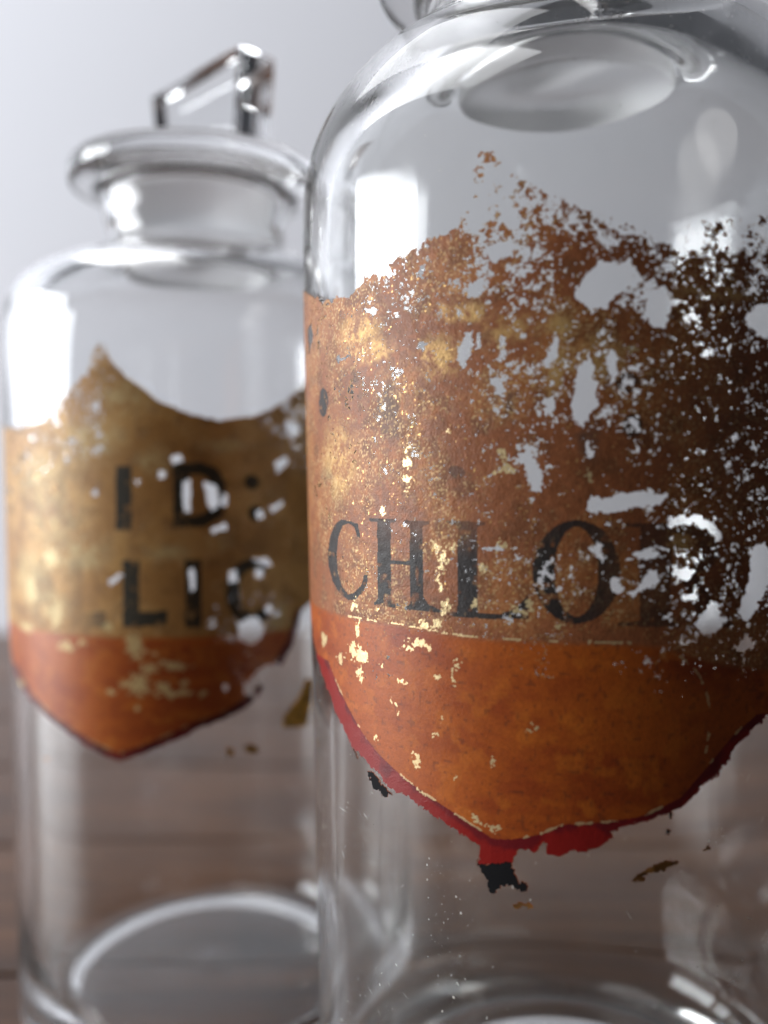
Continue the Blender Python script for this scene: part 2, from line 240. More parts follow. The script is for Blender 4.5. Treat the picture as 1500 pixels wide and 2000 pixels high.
F_COV=[(0.1,195.1,0.5),(0.0,191.9,0.12),(2.6,192.6,0.1),(5.8,190.6,0.55),(-1.5,188.2,0.05),(2.2,187.7,0.25),(4.4,188.5,0.45),(-3.8,186.4,0.1),(7.9,186.4,0.62),(10.7,184.8,0.75),(5.1,182.5,0.55),(7.2,178.8,0.78),(0.8,182.9,0.6),(-3.9,182.8,0.97),(-7.1,181.8,0.97),(14.1,183.2,0.7),(17.5,181.7,0.6),(20.3,180.9,0.5),(24.5,182.6,0.02),(22.3,184.0,0.02),(30.7,181.8,0.3),(36.7,181.4,0.25),(27.3,182.3,0.06),(12.1,179.9,0.9),(16.8,176.9,0.6),(14.8,177.7,0.6),(20.3,177.5,0.5),(24.5,178.2,0.75),(28.1,177.5,0.86),(33.5,177.7,0.86),(39.9,179.2,0.05),(35.9,180.6,0.15),(23.1,172.7,0.6),(19.6,173.4,0.55),(14.1,172.8,0.75),(10.7,173.0,0.9),(7.9,171.7,0.92),(38.6,171.0,0.8),(31.9,172.8,0.88),(27.4,169.2,0.88),(32.0,165.8,0.86),(24.5,167.1,0.8),(14.1,167.3,0.72),(18.9,167.2,0.85),(13.4,161.7,0.6),(10.7,161.8,0.74),(16.2,158.9,0.68),(7.9,159.1,0.84),(3.6,163.5,0.86),(0.7,163.6,0.95),(-1.6,171.0,0.96),(21.0,158.8,0.75),(26.7,158.8,0.93),(32.0,156.7,0.93),(38.8,151.7,0.9),(3.6,155.6,0.985),(10.7,155.5,0.95),(3.6,148.4,0.99),(14.1,148.4,0.985),(21.1,148.3,0.96),(10.7,144.8,0.99),(17.6,136.3,0.975),(21.1,130.6,0.975),(-4.1,148.4,0.99),(-8.2,156.0,0.985),(14.1,130.6,0.985),(26.8,142.6,0.88),(3.6,142.6,0.99),(-4.0,166.8,0.96),(17.6,151.8,0.97),(10.7,151.9,0.96),(6.5,152.7,0.75),(-4.0,159.5,0.98),(-12.7,167.5,0.965),(-23.8,172.7,0.96),(-32.0,169.6,0.97),(-18.0,152.4,0.985),(-24.3,144.3,0.995),(24.6,151.8,0.92),(28.3,146.1,0.96),(21.1,141.3,0.92),(24.6,137.7,0.75),(31.4,136.1,0.86),(33.7,144.6,0.87),(39.0,137.3,0.85),(36.4,131.6,0.88),(32.2,128.9,0.85),(28.3,134.1,0.8),(10.7,135.6,0.96),(3.5,137.6,0.96),(7.1,130.4,0.95),(-8.3,137.1,0.985),(-4.2,122.3,1),(-24.8,119.5,0.99),(3.5,115.6,1.02),(17.6,116.3,1.02),(32.3,115.9,1.02),(21.1,124.9,0.97),(28.4,124.1,0.92),(36.4,122.9,0.96),(32.3,119.5,1.02),(0.4,100.4,1.02),(-13.3,105.5,1.02),(17.7,105.5,1.02),(-35.4,126.4,1),(-39.7,161.7,1),(-25.0,106.9,1.02),(24.8,109.1,1.02),(39.2,119.0,1.02)]
B_OUT=[(-50,165.2),(-44,163.7),(-45.19,163.2),(-29.9,162.72),(-19.33,163.63),(-14.65,167.67),(-8.22,172.16),(-5.27,175.35),(-3.79,179.06),(-2.12,181.56),(-0.43,181.02),(0.4,177.71),(5.04,172.9),(12.08,167.54),(20.13,164.24),(25.93,163.33),(34.41,164.54),(40.95,167.4),(46.7,171.97),(52.7,179.97),(57.7,177.97),(61.7,157.97),(60.7,125.62),(45.87,117.62),(43.57,110.32),(40.0,104.49),(38.0,105.35),(35.98,101.24),(33.36,96.85),(27.17,93.58),(18.25,90.83),(17.06,89.68),(11.71,87.78),(5.61,85.34),(0.76,83.7),(-2.8,84.57),(-10.7,87.88),(-19.24,91.38),(-28.14,95.07),(-38.47,99.8),(-44,105.8),(-48,115.8)]
B_RED_IN=[(44.11,117.8),(41.46,110.56),(36.0,102.73),(31.51,98.29),(26.0,95.15),(17.69,92.43),(9.34,88.77),(0.81,85.53),(-10.64,89.74),(-19.17,93.28),(-28.01,97.4),(-35.47,102.69)]
B_RES=[[(46.81,100.39),(48.96,99.41),(48.26,94.4),(46.93,88.5),(43.24,88.41),(40.04,89.46),(40.22,91.94),(44.07,95.74)],[(25.85,86.01),(27.65,85.82),(27.74,83.97),(26.06,84.15)],[(20.04,78.94),(21.46,78.83),(21.43,77.36),(20.25,77.58)],[(-23.4,81.57),(-20.61,81.83),(-20.12,79.01),(-23.06,79.09)],[(30.09,86.52),(33.19,85.75),(33.79,83.68),(30.68,84.6)],[(-16.38,77.77),(-13.93,77.9),(-14.32,76.34),(-16.07,76.31)]]
B_DIN=[(18.33,141.2),(21.12,141.39),(23.01,142.66),(23.87,145.03),(23.8,148.01),(22.78,150.16),(20.82,150.89),(18.5,150.79)]
B_DOT=[(33.17,148.86,1.86,1.81,0),(34.05,141.58,1.88,1.82,0)]
B_META=(3.36,7.46,19.12,32.76,152.94,138.01,130.99,115.34)
B_LET=[('I',[(1.6,152.96),(5.46,152.91),(5.14,138.0),(1.25,138.01)]),('D',[(15.07,153.42),(21.68,153.61),(25.16,152.16),(26.99,148.57),(27.15,143.78),(25.55,140.58),(22.01,138.75),(14.8,138.64)]),('L',[(2.87,130.98),(6.82,130.99),(6.57,118.94),(13.03,119.38),(12.96,115.92),(2.51,115.31)]),('I',[(17.45,131.1),(21.06,131.02),(20.78,115.09),(17.17,115.22)]),('C',[(37.28,128.58),(36.3,129.49),(35.21,130.19),(34.05,130.63),(32.86,130.82),(31.68,130.73),(30.55,130.39),(29.5,129.8),(28.57,128.98),(27.78,127.96),(27.16,126.78),(26.73,125.47),(26.49,124.08),(26.47,122.66),(26.66,121.26),(27.05,119.91),(27.63,118.66),(28.38,117.56),(29.29,116.64),(30.32,115.93),(31.44,115.45),(32.62,115.22),(33.81,115.26),(34.98,115.55),(36.09,116.1),(37.1,116.88),(34.81,119.04),(34.33,118.5),(33.8,118.12),(33.24,117.9),(32.67,117.86),(32.1,117.99),(31.56,118.29),(31.06,118.75),(30.62,119.36),(30.26,120.08),(29.98,120.91),(29.79,121.8),(29.7,122.74),(29.72,123.68),(29.83,124.6),(30.05,125.48),(30.36,126.26),(30.74,126.95),(31.2,127.49),(31.71,127.89),(32.26,128.13),(32.83,128.19),(33.4,128.08),(33.95,127.79),(34.47,127.34),(34.92,126.75)])]
B_HOLE=[[(14.52,154.84),(16.73,155.41),(17.17,153.99),(15.06,153.06)],[(16.96,149.03),(18.71,149.49),(18.81,141.9),(17.18,141.57)],[(21.6,149.22),(24.5,148.24),(25.37,143.82),(23.46,142.06),(22.35,145.06)],[(26.35,146.19),(27.42,145.81),(26.78,143.19),(25.61,143.69)],[(38.73,153.32),(42.13,154.92),(42.39,153.32),(39.62,150.87)],[(23.16,137.89),(26.71,139.12),(27.17,137.91),(23.73,136.8)],[(33.81,142.07),(35.58,142.39),(35.55,140.32),(34.28,140.12)],[(37.26,142.96),(40.6,144.35),(40.99,142.87),(37.89,141.48)],[(17.99,128.71),(19.16,129.04),(19.43,124.25),(18.25,123.69)],[(-1.38,125.79),(2.17,128.23),(2.78,127.28),(-0.48,124.85)],[(32.64,130.7),(36.43,130.76),(37.96,128.84),(36.4,128.56)],[(33.85,128.45),(35.74,127.74),(35.07,125.94),(33.56,126.27)],[(27.12,127.81),(28.93,128.09),(29.12,125.3),(27.32,125.39)],[(28.97,115.37),(31.18,116.67),(33.67,116.86),(35.53,114.25),(34.85,111.23),(31.69,110.04),(29.27,111.7)],[(35.61,119.16),(37.56,119.38),(37.79,117.63),(35.96,117.29)],[(33.47,103.99),(37.33,104.8),(39.28,102.08),(35.95,99.39),(33.67,100.89)],[(30.3,100.01),(32.16,100.19),(32.38,98.44),(30.65,98.38)],[(25.14,101.31),(26.81,101.18),(26.54,99.49),(25.24,99.84)],[(11.29,151.44),(12.94,151.67),(13.14,150.01),(11.5,149.79)],[(-4.91,147.06),(-3.25,147.65),(-3.02,145.87),(-4.67,145.39)],[(5.99,149.37),(7.21,149.59),(6.93,147.94)],[(41.7,162.53),(45.1,163.61),(45.63,160.16),(42.21,160.09)]]
B_GOLD=[(5.53,110.67,1.97,2.88,-0.2),(8.48,105.89,1.69,1.2,0),(14.43,106.41,3.52,0.96,0.1),(5.96,101.66,2.71,2.17,0),(3.48,102.22,2.01,0.97,0),(14.31,99.8,3.29,0.84,0),(20.75,99.53,1.05,0.85,0),(-13.22,110.2,2.98,1.11,0),(-8.48,111.38,1.2,0.85,0),(-1.11,115.34,1.32,0.96,0),(-1.08,100.0,1.06,0.73,0),(-34.25,98.3,1.92,1.2,0),(5.84,96.23,0.62,0.72,0),(-29.93,113.2,3.58,1.04,0),(-17.73,131.1,2.6,2.47,0),(-16.4,117.6,1.8,3.72,0),(-26.65,123.09,3.07,3.05,0),(11.97,101.05,1.66,1.44,0),(16.7,102.13,1.17,0.72,0),(9.75,109.48,0.6,0.6,0)]
B_GOLDP=[(3.73,169.41,7.43,5.86,0),(-4.32,158.97,9.62,7.12,0),(-20.85,150.78,12.24,7.4,0),(-17.32,142.18,11.0,9.81,0),(-7.88,132.63,8.82,6.04,0),(-26.45,126.9,10.13,7.61,0),(-20.09,119.82,10.01,5.0,0),(10.64,154.04,4.72,4.71,0),(13.75,132.72,5.85,2.38,0),(24.28,134.87,4.7,2.99,0),(38.84,117.04,3.99,4.95,0),(27.01,157.52,7.1,2.38,0)]
B_COV=[(-1.7,181.1,0.72),(-2.5,177.8,0.8),(-6.7,173.3,0.8),(0.7,175.4,0.94),(-16.5,165.3,0.9),(-37.2,161.9,0.9),(4.9,168.2,1),(22.4,159.9,0.99),(42.2,161.3,0.92),(45.2,167.6,0.8),(34.3,156.3,0.98),(39.2,141.7,0.985),(36.5,135.7,0.985),(10.4,142.2,0.99),(-9.1,142.3,0.99),(-26.3,129.4,0.97),(31.1,114.0,0.93),(37.4,108.5,0.95),(34.7,101.4,0.85),(21.4,101.3,0.98),(9.5,94.4,1.03),(-10.3,99.6,1.03),(-27.7,103.9,1.0),(0.6,88.2,1.03),(24.8,96.2,1.02),(10.1,124.4,0.995)]


_rng = np.random.default_rng(11)
def vnoise(u, v, wl, seed):
    x = u/wl + 917.3*(seed % 13) + 57.1; y = v/wl + 311.7*(seed % 7) + 23.9
    xi = np.floor(x).astype(np.int64); yi = np.floor(y).astype(np.int64); fx = x-xi; fy = y-yi
    fx = fx*fx*fx*(fx*(fx*6-15)+10); fy = fy*fy*fy*(fy*(fy*6-15)+10)
    def h(a, b):
        n = (a*374761393 + b*668265263 + seed*1442695041) & 0xffffffff
        n = ((n ^ (n >> 13))*1274126177) & 0xffffffff
        n = ((n ^ (n >> 16))*2246822519) & 0xffffffff
        return ((n ^ (n >> 15)) & 0xffff)/65535.0
    return (h(xi, yi)*(1-fx)+h(xi+1, yi)*fx)*(1-fy) + (h(xi, yi+1)*(1-fx)+h(xi+1, yi+1)*fx)*fy
def fbm(u, v, wl, seed, octv=4, gain=.55):
    s = 0; a = 1; t = 0
    for k in range(octv):
        s = s + a*vnoise(u, v, wl/2**k, seed+k*17); t += a; a *= gain
    return s/t
def rank(x):
    o = np.sort(x.ravel()[::7]); return np.searchsorted(o, x)/len(o)
def inpoly(U, V, poly):
    out = np.zeros(U.shape, bool)
    px = np.array([q[0] for q in poly]); py = np.array([q[1] for q in poly])
    sel = (U >= px.min()) & (U <= px.max()) & (V >= py.min()) & (V <= py.max())
    if not sel.any(): return out
    u = U[sel]; v = V[sel]; r = np.zeros(u.shape, bool)
    j = len(poly)-1
    for i in range(len(poly)):
        c = (py[i] > v) != (py[j] > v)
        with np.errstate(divide='ignore', invalid='ignore'):
            xx = (px[j]-px[i])*(v-py[i])/(py[j]-py[i]+1e-12)+px[i]
        r ^= c & (u < xx); j = i
    out[sel] = r
    return out
def ell(U, V, e):   # normalised distance field of an ellipse
    c, s = math.cos(e[4]), math.sin(e[4]); du = U-e[0]; dv = V-e[1]
    return np.sqrt(((c*du-s*dv)/e[2])**2 + ((s*du+c*dv)/e[3])**2)
def dline(U, V, pts):
    d = np.full(U.shape, 1e3)
    for (a, b), (c, e) in zip(pts[:-1], pts[1:]):
        L = (c-a)**2+(e-b)**2+1e-9
        t = np.clip(((U-a)*(c-a)+(V-b)*(e-b))/L, 0, 1)
        d = np.minimum(d, np.hypot(U-a-t*(c-a), V-b-t*(e-b)))
    return d
def shep(U, V, pts, p=4.2):
    num = 0; den = 1e-9
    for a, b, c in pts:
        wgt = 1/((U-a)**2+(V-b)**2+.6)**(p/2); num = num+wgt*c; den = den+wgt
    return num/den
def smooth(a, b, x):
    t = np.clip((x-a)/(b-a), 0, 1); return t*t*(3-2*t)
def mixc(C, c, m): 
    return C*(1-m[..., None]) + np.array(c)*m[..., None]

def make_label(parent, axis, rad_fn, u0, u1, v0, v1, step, A, front):
    nu = int((u1-u0)/step)+1; nv = int((v1-v0)/step)+1
    gu = np.linspace(u0, u1, nu); gv = np.linspace(v0, v1, nv)
    U, V = np.meshgrid(gu, gv)
    wa = 2.0 if front else 1.0
    wu = U + wa*(fbm(U, V, 1.9, 3, 4, .78)-.5); wv = V + wa*(fbm(U, V, 1.9, 5, 4, .78)-.5)        # ragged
    su = U + .22*(fbm(U, V, 1.1, 7, 3)-.5); sv = V + .22*(fbm(U, V, 1.1, 9, 3)-.5)      # nearly clean
    cov = shep(U, V, A['cov'])
    if front: cov = np.where(cov < .985, cov + np.clip((1-cov)*3, 0, 1)*.55*(fbm(U, V, 6.5, 27, 3)-.5), cov)
    if front: cov = cov + (1-cov)*.66*smooth(6, 14, U)*smooth(182.8, 179.5, V)
    cov = np.where(cov > A['solid'], 1.05, cov)
    fine = rank(.70*fbm(U, V, A['wl'], 21, 4, .78) + .30*fbm(U, V, A['wl']*3, 33, 3))
    lab = inpoly(wu, wv, A['out']); red_in = inpoly(su, sv, A['out']) & lab
    hole = fine > cov
    for h in A['hole']: hole |= inpoly(wu, wv, h)
    pit = rank(vnoise(U, V, .34, 71)) > 1-.0015-.26*np.clip(1-cov, 0, .45)                    # pin holes
    hole |= pit & (cov < .993)
    # red band between the inner outline and the paint's edge
    inner_d = dline(U, V, A['red_in'])
    below = V < np.interp(U, [q[0] for q in sorted(A['red_in'])], [q[1] for q in sorted(A['red_in'])])
    red = below & lab
    dark = np.zeros(U.shape, bool)
    du = .9*(fbm(U, V, .8, 13, 3, .8)-.5); dv = .9*(fbm(U, V, .8, 15, 3, .8)-.5)
    for b in A['black']: dark |= inpoly(wu*.7+U*.3+du, wv*.7+V*.3+dv, b)
    dark &= ~(lab & ~below)
    resid = np.zeros(U.shape, bool)
    for b in A['res']: resid |= inpoly(wu, wv, b)
    keep_ground = lab & ~hole & ~red
    # ---------------- colour
    f1 = fbm(U, V, 9, 41, 5); f2 = fbm(U, V, 3.0, 43, 4); f3 = vnoise(U, V, .33, 47); f4 = vnoise(U, V, .8, 53); streak = fbm(U*.35, V, 2.5, 59, 4)
    C = np.zeros(U.shape+(3,)) + np.array(A['brown'])
    C = mixc(C, A['brown2'], smooth(.42, .66, f1))
    C = mixc(C, A['umber'], .55*smooth(.5, .72, f2))
    C *= (.86+.28*f3)[..., None]
    metal = .02+.12*smooth(.5, .75, f4); rough = np.full(U.shape, A['rough'][0]) + .1*(f2-.5); relief = np.full(U.shape, A['relief'][0])
    gp = np.zeros(U.shape)
    for e in A['goldp']: gp = np.maximum(gp, smooth(1.25, .2, ell(wu, wv, e)))
    gp *= smooth(.36, .66, .4*f2+.6*fbm(U, V, 1.0, 87, 4, .8)+.05*gp)
    C = mixc(C, A['goldp_c'], gp*.75); metal = np.maximum(metal, gp*A['gpm'])
    # lower field
    line = np.interp(U, [q[0] for q in A['line']], [q[1] for q in A['line']])
    low = V < line
    lowm = smooth(-.3, .9, line-V)
    O = np.zeros(C.shape) + np.array(A['orange'])
    O = mixc(O, A['orange2'], smooth(.35, .7, f1*.6+streak*.4))
    O = mixc(O, A['orange3'], .6*smooth(.52, .75, f2))
    O *= (.88+.24*f3)[..., None]
    spots = smooth(.80, .90, vnoise(U, V, .6, 61))*.35
    O = mixc(O, (.06, .02, .01), spots)
    C = C*(1-lowm[..., None]) + O*lowm[..., None]
    metal = metal*(1-lowm)+.04*lowm; rough = rough*(1-lowm)+A['rough'][1]*lowm; relief = relief*(1-lowm)+A['relief'][1]*lowm
    for e in A['smudge']:
        C = mixc(C, (.045, .045, .04), .45*smooth(1.3, .3, ell(wu, wv, e))*smooth(.3, .6, f2))
    # ochre stain where the paint thins out beside the bare glass
    rim = smooth(.075, .0, cov-fine)*(cov < .99)*(.35+.65*f2)
    C = mixc(C, A['stain'], np.clip(rim, 0, 1)*.75); rough += .1*rim
    # golden grains showing through
    grains = smooth(A['grain'], A['grain']+.05, vnoise(U, V, .40, 67))*(~low)*smooth(.25, .6, f1*.5+f4*.5)
    C = mixc(C, (.80, .52, .20), grains); metal = np.maximum(metal, grains*.85); rough = rough*(1-grains)+.33*grains
    dustg = smooth(.62, .86, vnoise(U, V, .27, 69))*(~low)*smooth(.42, .62, .6*f1+.4*f2)*.55
    C = mixc(C, (.62, .43, .21), dustg); metal = np.maximum(metal, dustg*.4)
    # letters
    ltr = np.zeros(U.shape, int); letters = A['letters']
    for k, (nm, poly, cut) in enumerate(letters):
        m = inpoly(su, sv, poly)
        if cut is not None: m &= ~inpoly(su, sv, cut)
        ltr[m] = k+1
    for e in A['dot']: ltr[(ell(su, sv, e) < 1)] = len(letters)+1
    lm = (ltr > 0).astype(float)
    wear = smooth(A['lwear'], A['lwear']+.2, .55*f2+.45*f4)
    lm = lm*(1-.75*wear)
    fade = A['fade'](U, V)
    lm = lm*fade
    C = mixc(C, A['ink'], lm*.96); metal *= (1-lm); rough = rough*(1-lm)+(.50+.15*f4)*lm
    # red band and black outline
    rm = smooth(.0, .0001, red.astype(float))
    Rc = mixc(np.zeros(C.shape)+np.array(A['red']), A['red2'], smooth(.30, .58, .62-inner_d/2.4*.45+(f2-.5)*.9))
    C = np.where(red[..., None], Rc, C); metal = np.where(red, 0, metal); rough = np.where(red, .36, rough); relief = np.where(red, .35, relief)
    C = np.where(dark[..., None], np.array((.008, .008, .009)), C); metal = np.where(dark, 0, metal); rough = np.where(dark, .75, rough)
    C = np.where(resid[..., None], np.array(A['res_c'])*(.3+1.3*f2*f4*1.6)[..., None], C); metal = np.where(resid, .1, metal)
    # flaked specks of bare gold leaf
    g = np.zeros(U.shape)
    gn = .6*fbm(U, V, .9, 91, 3, .7)+.4*vnoise(U, V, .3, 95)
    for e in A['gold']: g = np.maximum(g, smooth(.62, .52, ell(wu+.4*(wu-U), wv+.4*(wv-V), e)*.62+(gn-.5)*1.5))
    dl = np.full(U.shape, 99.)
    for ln in A['lines']: dl = np.minimum(dl, dline(U, V, ln))
    g = np.maximum(g, ((dl < .05+.22*vnoise(U, V, .6, 84)) & (fbm(U, V, 1.6, 81, 3) > .53)).astype(float)*.8)
    ed = dline(U, V, A['red_in'])
    g = np.maximum(g, ((ed < .05+.2*vnoise(U, V, .5, 85)) & (fbm(U, V, 2.5, 83, 3) > .60)).astype(float)*.7)
    g *= (lab & ~dark)
    C = mixc(C, np.array(A['gold_c']), g*(.75+.25*f3)); metal = metal*(1-g)+A['gold_m']*g; rough = rough*(1-g)+.40*g
    # ---------------- cells by class
    def cell(m): return m[:-1, :-1] & m[1:, :-1] & m[:-1, 1:] & m[1:, 1:]
    def cellany(m): return m[:-1, :-1]
    ground_c = cellany(keep_ground); red_c = cellany(red & ~hole); dark_c = cellany(dark); res_c = cellany(resid & ~lab & ~dark)
    lt = ltr[:-1, :-1]*ground_c
    th = axis + U/A['R']
    rr = rad_fn(V) + A['lift']
    rr = rr + .012*(f2-.5)
    XYZ = np.stack([rr*np.sin(th), -rr*np.cos(th), V], -1)*MM
    idx = np.arange(nu*nv).reshape(nv, nu)
    col4 = np.concatenate([np.clip(C, 0, 1), np.ones(U.shape+(1,))], -1).reshape(-1, 4)
    fin4 = np.stack([np.clip(metal, 0, 1), np.clip(rough, .08, 1), np.clip(relief, 0, 1), np.ones(U.shape)], -1).reshape(-1, 4)
    XYZf = XYZ.reshape(-1, 3)
    def build(name, m, par, mat=None):
        jj, ii = np.nonzero(m)
        if len(jj) == 0: return None
        q = np.stack([idx[jj, ii], idx[jj, ii+1], idx[jj+1, ii+1], idx[jj+1, ii]], -1)
        used, inv = np.unique(q, return_inverse=True); inv = inv.reshape(-1)
        me = bpy.data.meshes.new(name); n = len(q)
        me.vertices.add(len(used)); me.vertices.foreach_set('co', XYZf[used].astype(np.float32).ravel())
        me.loops.add(4*n); me.loops.foreach_set('vertex_index', inv.astype(np.int32))
        me.polygons.add(n); me.polygons.foreach_set('loop_start', np.arange(0, 4*n, 4, dtype=np.int32))
        me.polygons.foreach_set('use_smooth', np.ones(n, bool))
        me.update(calc_edges=True)
        for nm, arr in (('paint', col4), ('finish', fin4)):
            at = me.attributes.new(nm, 'FLOAT_COLOR', 'POINT'); at.data.foreach_set('color', arr[used].astype(np.float32).ravel())
        me.materials.append(mat or M_paint)
        o = bpy.data.objects.new(name, me); sc.collection.objects.link(o)
        o.parent = par
        return o
    label = build('label', ground_c & (lt == 0), parent)
    build('red_border', red_c, label)
    bo = build('black_outline', dark_c, label, M_black)
    for k in range(len(letters)):
        build('letter', lt == k+1, label)
    for e in A['dot']: build('dot', (lt == len(letters)+1) & (ell(U, V, e) < 1.6)[:-1, :-1], label)
    for b in A['res']: build('paint_residue', res_c & inpoly(wu, wv, b)[:-1, :-1], parent)
    return label

# ------------------------------------------------------------------ the jars
def prof_fn(pts):
    z = [q[1] for q in pts]; r = [q[0] for q in pts]
    return lambda V: np.interp(V, z, r)
def split_wob(n_outer, amp, seed):
    rs = np.random.default_rng(seed); ph = rs.uniform(0, 6.28, 24)
    def f(i, r, z, a):
        if i < n_outer or r < 20: return 0.0
        return amp*(math.sin(2*a+ph[0]+z*.021)+.8*math.sin(3*a+ph[1]-z*.034)+.35*math.sin(5*a+ph[2]+z*.05)+.4*math.sin(z*.13+ph[3])*math.sin(4*a+ph[4]))
    return f
# tall jar in front
def lift(p, dz=7.5): return [(a, b+dz if b > 12 else b) for a, b in p]
F_C = (.03555, .16945)
f_out = [(0, 5), (20, 4.6), (34, 3), (38, .6), (41, 0), (45, .3), (48.2, 3), (49.0, 10), (49.2, 40), (49.9, 120), (50.5, 175), (50.5, 186), (50.3, 193), (49.7, 198.5), (48.2, 203.5), (45.0, 209.5), (40.5, 214.8), (35.0, 219.2), (30.4, 222.2), (27.4, 224.4), (26.4, 226.5), (26.4, 229), (27.6, 231.2), (29.0, 232.4), (29.2, 233.6), (28.2, 234.4), (26.0, 234.5)]
f_in = [(23.6, 234.3), (23.0, 232), (22.4, 222.5), (23.4, 219.8), (29, 216.8), (34, 213.2), (39, 208.2), (43, 202.5), (45.4, 196.5), (46.1, 188), (46.2, 170), (45.7, 100), (45.2, 40), (44.6, 29), (42.8, 23), (38.5, 19.2), (33, 18.2), (24, 20.0), (12, 22), (0, 22.4)]
front = empty('apothecary_jar', (*F_C, 0))
tag(front, 'tall clear glass jar in front with a flaking brown label lettered CHLOR', 'jar', 'apothecary jars on the plank table')
po = chaikin(lift(f_out), 3); pi = chaikin(lift(f_in), 3)
lathe('glass_body', po+pi, M_glass, front, 224, split_wob(len(po), .16, 4))
AF = dict(R=50.0, out=F_OUT, red_in=F_RED_IN, black=F_BLACK, res=F_RES, line=F_LINE+[(24, F_LINE[-1][1]-.4), (32, F_LINE[-1][1]-3), (60, F_LINE[-1][1]-8)], lines=[F_LINE, F_LINE2],
          hole=F_HOLE, gold=F_GOLD, goldp=F_GOLDP, cov=F_COV, smudge=F_SMUDGE, dot=F_DOT,
          letters=[(n, p, (F_RBOWL if n == 'R' else None)) for n, p in F_LET],
          brown=(.25, .083, .030), brown2=(.31, .112, .034), umber=(.13, .046, .016), goldp_c=(.62, .40, .15),
          orange=(.36, .078, .008), orange2=(.25, .042, .006), orange3=(.43, .11, .011), ink=(.011, .012, .013), res_c=(.20, .09, .02),
          red=(.23, .010, .008), red2=(.13, .007, .010), stain=(.50, .30, .11), gold_c=(.80, .63, .34), gold_m=.55, rough=(.50, .44), relief=(.62, .20), grain=.925, lwear=.60, wl=.95, solid=.992, gpm=.35, lift=.06,
          fade=lambda U, V: np.clip(1-.45*smooth(137.5, 143.5, V)*smooth(-20, -2, -np.abs(U+6))-.42*smooth(10, 26, U), 0, 1))
make_label(front, -.429, prof_fn(po), -67, 54.5, 87.5, 197, .135, AF, True)

# shorter jar behind on the left
B_C = (-.0529, .2536)
b_out = [(0, 4), (20, 3.6), (36, 2.4), (41, .5), (44, 0), (48, .3), (52.0, 1.6), (52.7, 6), (52.7, 40), (52.75, 120), (52.7, 176), (52.5, 184), (51.6, 190), (49.4, 194.4), (45.6, 198), (39.2, 201.2), (32, 203.6), (27.2, 205.4), (24.8, 207.4), (24.4, 210), (25.6, 214), (26.4, 218), (26.6, 219.6), (28.2, 221.2), (29.0, 222.2), (28.4, 223.0), (26.5, 223.2)]
b_in = [(24.0, 223.0), (23.2, 220), (22.2, 208.5), (22.6, 204.4), (26.4, 201.6), (32, 199.8), (38.6, 197.2), (44.2, 193.6), (47.2, 189), (48.6, 183), (48.9, 170), (48.8, 100), (48.6, 30), (48, 16), (46, 9.8), (42, 7.2), (36, 6.6), (24, 8.2), (0, 10.5)]
back = empty('apothecary_jar', (*B_C, 0))
tag(back, 'shorter blurred glass jar behind with a gold label reading ID and LIC over orange', 'jar', 'apothecary jars on the plank table')
bo_ = chaikin(lift(b_out), 3); bi_ = chaikin(lift(b_in), 3)
lathe('glass_body', bo_+bi_, M_glass_b, back, 200, split_wob(len(bo_), .13, 9))
uI, uL, uI2, uC, va, vb, vc, vd = B_META
def lrect(c, w_, a, b): return [(c-w_/2, a), (c+w_/2, a), (c+w_/2, b), (c-w_/2, b)]
def lC(c, a, b, w_=11.5, t=3.4, mirror=False):
    cyy = (a+b)/2; ry = abs(a-b)/2
    an = np.linspace(math.radians(48), math.radians(312), 26)
    return [(c+w_/2*math.cos(k), cyy+ry*math.sin(k)) for k in an]+[(c+(w_/2-t)*math.cos(k), cyy+(ry-t*.8)*math.sin(k)) for k in an[::-1]]
def lA(c, a, b, w_=12):
    return [(c-1.8, a), (c+1.8, a), (c+w_/2, b), (c+w_/2-3.4, b), (c+1.9, b+(a-b)*.30), (c-1.9, b+(a-b)*.30), (c-w_/2+3.4, b), (c-w_/2, b)]
extra = [('C', lC(-10.5, va, vb), None), ('A', lA(-25.5, va, vb), None), ('L', [(-11.5, vc), (-8, vc), (-8, vd+3.2), (-1.6, vd+3.6), (-1.6, vd), (-11.5, vd-.3)], None), ('A', lA(-20.5, vc, vd), None), ('G', lC(-34, vc, vd), None)]
AB = dict(R=52.75, out=B_OUT, red_in=B_RED_IN, black=[], res=B_RES, line=[(-60, vd-2.0), (60, vd-2.0)], lines=[],
          hole=B_HOLE, gold=B_GOLD, goldp=B_GOLDP, cov=B_COV, smudge=[], dot=B_DOT,
          letters=[(n, p, (B_DIN if n == 'D' else None)) for n, p in B_LET]+extra,
          brown=(.40, .20, .056), brown2=(.50, .27, .08), umber=(.24, .11, .03), goldp_c=(.62, .47, .22),
          orange=(.43, .10, .012), orange2=(.31, .058, .009), orange3=(.50, .145, .020), ink=(.018, .019, .012), res_c=(.50, .25, .03),
          red=(.14, .008, .008), red2=(.08, .006, .008), stain=(.42, .28, .12), gold_c=(.64, .48, .22), gold_m=.12, rough=(.50, .38), relief=(.4, .10), grain=.92, lwear=.62, wl=1.6, solid=.945, gpm=.04, lift=.06,
          fade=lambda U, V: 1-.8*smooth(1, -9, U))  # thins the left letters' ink to imitate window sheen washing over them
make_label(back, -.203, prof_fn(bo_), -51, 63, 81.5, 183.5, .26, AB, False)

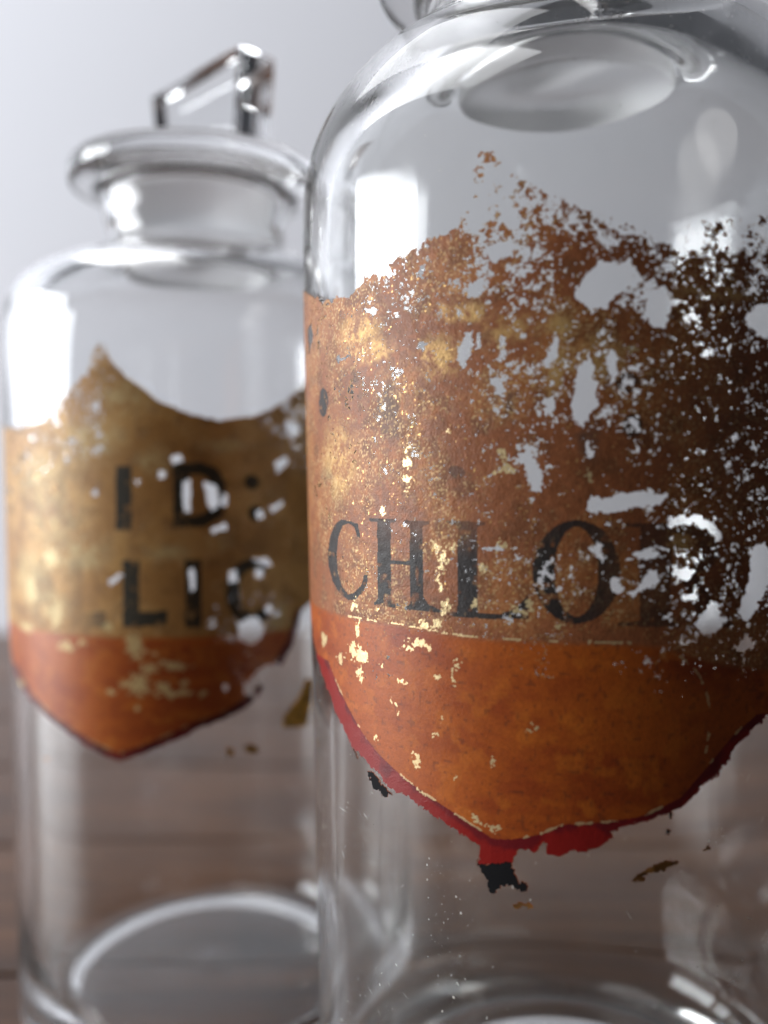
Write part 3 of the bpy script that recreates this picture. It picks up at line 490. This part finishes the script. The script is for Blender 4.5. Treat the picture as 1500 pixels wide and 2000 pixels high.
# ------------------------------------------------------------------ glass stoppers
def stopper(loc, z_disc, r_disc, plug_r, plug_bottom, th, h_len, h_w, h_top, ang, label, h_dx=0):
    s = empty('glass_stopper', (*loc, z_disc*MM)); tag(s, label, 'stopper', 'glass stoppers in the jar necks')
    z = z_disc
    prof = [(0, plug_bottom+1.2), (plug_r*.6, plug_bottom+.6), (plug_r*.90, plug_bottom), (plug_r*.985, plug_bottom+1.6), (plug_r, z-4), (plug_r+.1, z-.4), (plug_r+1.6, z+.25), (r_disc-3.5, z+.6), (r_disc-.3, z+.8), (r_disc, z+1.4), (r_disc, z+th-1.1), (r_disc-.8, z+th-.2), (r_disc-7, z+th+.6), (h_w, z+th+1.5), (0, z+th+1.7)]
    lathe('disc', chaikin(prof, 3), M_disc, s, 160, z0=z_disc)
    bm = bmesh.new(); hh = h_top-(z+th+1.9)
    bmesh.ops.create_cube(bm, size=1, matrix=Matrix.Diagonal((h_len*MM, h_w*MM, hh*MM, 1)))
    for v in bm.verts:
        if v.co.z < 0: v.co.x *= .86; v.co.y *= .9
    bmesh.ops.bevel(bm, geom=bm.edges[:], offset=.9*MM, segments=2, profile=.5, affect='EDGES')
    h = bm_obj('handle', bm, M_stop, s)
    h.location = (h_dx*MM, 0, (z+th+1.9-z_disc+hh/2)*MM); h.rotation_euler = (0, 0, ang)
    return s
stopper(B_C, 230.9, 35.0, 22.0, 212.5, 6.4, 45, 12.5, 264, math.radians(135), 'flat disc glass stopper with a bar handle topping the shorter jar', 4.5)
stopper(F_C, 242.3, 36.0, 22.0, 223.5, 7.0, 45, 12.5, 275.5, math.radians(118), 'glass stopper in the neck of the tall front jar, its edge cut by the frame')

# ------------------------------------------------------------------ dust, bubbles and scratches on the front jar's glass
def speck_mat(name, col, rough=.6):
    m, nt, b = newmat(name)
    n = nd(nt, 'ShaderNodeTexNoise'); n.inputs['Scale'].default_value = 900
    cr = nd(nt, 'ShaderNodeValToRGB'); cr.color_ramp.elements[0].color = (*[c*.7 for c in col], 1); cr.color_ramp.elements[1].color = (*col, 1)
    nt.links.new(n.outputs[0], cr.inputs[0]); nt.links.new(cr.outputs[0], b.inputs['Base Color']); b.inputs['Roughness'].default_value = rough
    return m
M_dust = speck_mat('pale_dust', (.75, .72, .66)); M_dark = speck_mat('dark_specks', (.03, .028, .025))
def specks(name, zones, mat, seed):
    rs = np.random.default_rng(seed); V = []; F = []
    rf = prof_fn(po)
    for (ua, ub, va_, vb_, n, s0, s1, lng) in zones:
        for _ in range(n):
            th = rs.uniform(ua, ub); z = rs.uniform(va_, vb_); s = s0*(s1/s0)**(rs.random()**2.2)
            k = 5; ax = rs.uniform(0, 3.14); b0 = len(V); el = 1+lng*rs.random()**3
            for q in range(k):
                a = 6.283*q/k+rs.uniform(-.3, .3); du = s*math.cos(a)*el; dv = s*math.sin(a)/math.sqrt(el)
                uu = du*math.cos(ax)-dv*math.sin(ax); vv = du*math.sin(ax)+dv*math.cos(ax)
                zz = z+vv; r = float(rf(zz))+.035; t2 = th+uu/50
                V.append((r*math.sin(t2)*MM, -r*math.cos(t2)*MM, zz*MM))
            F.append(tuple(range(b0, b0+k)))
    o = mesh_obj(name, V, F, mat, front, smooth=True); o['kind'] = 'stuff'
    return o
specks('dust', [(-1.45, .5, 44, 110, 420, .03, .15, 9), (-1.3, .7, 184, 226, 420, .03, .13, 6), (-.64, -.48, 66, 94, 60, .04, .22, 2)], M_dust, 5)
specks('dark_specks', [(-1.3, .3, 44, 106, 34, .05, .11, 0), (-.9, .5, 198, 226, 12, .05, .16, 0)], M_dark, 8)
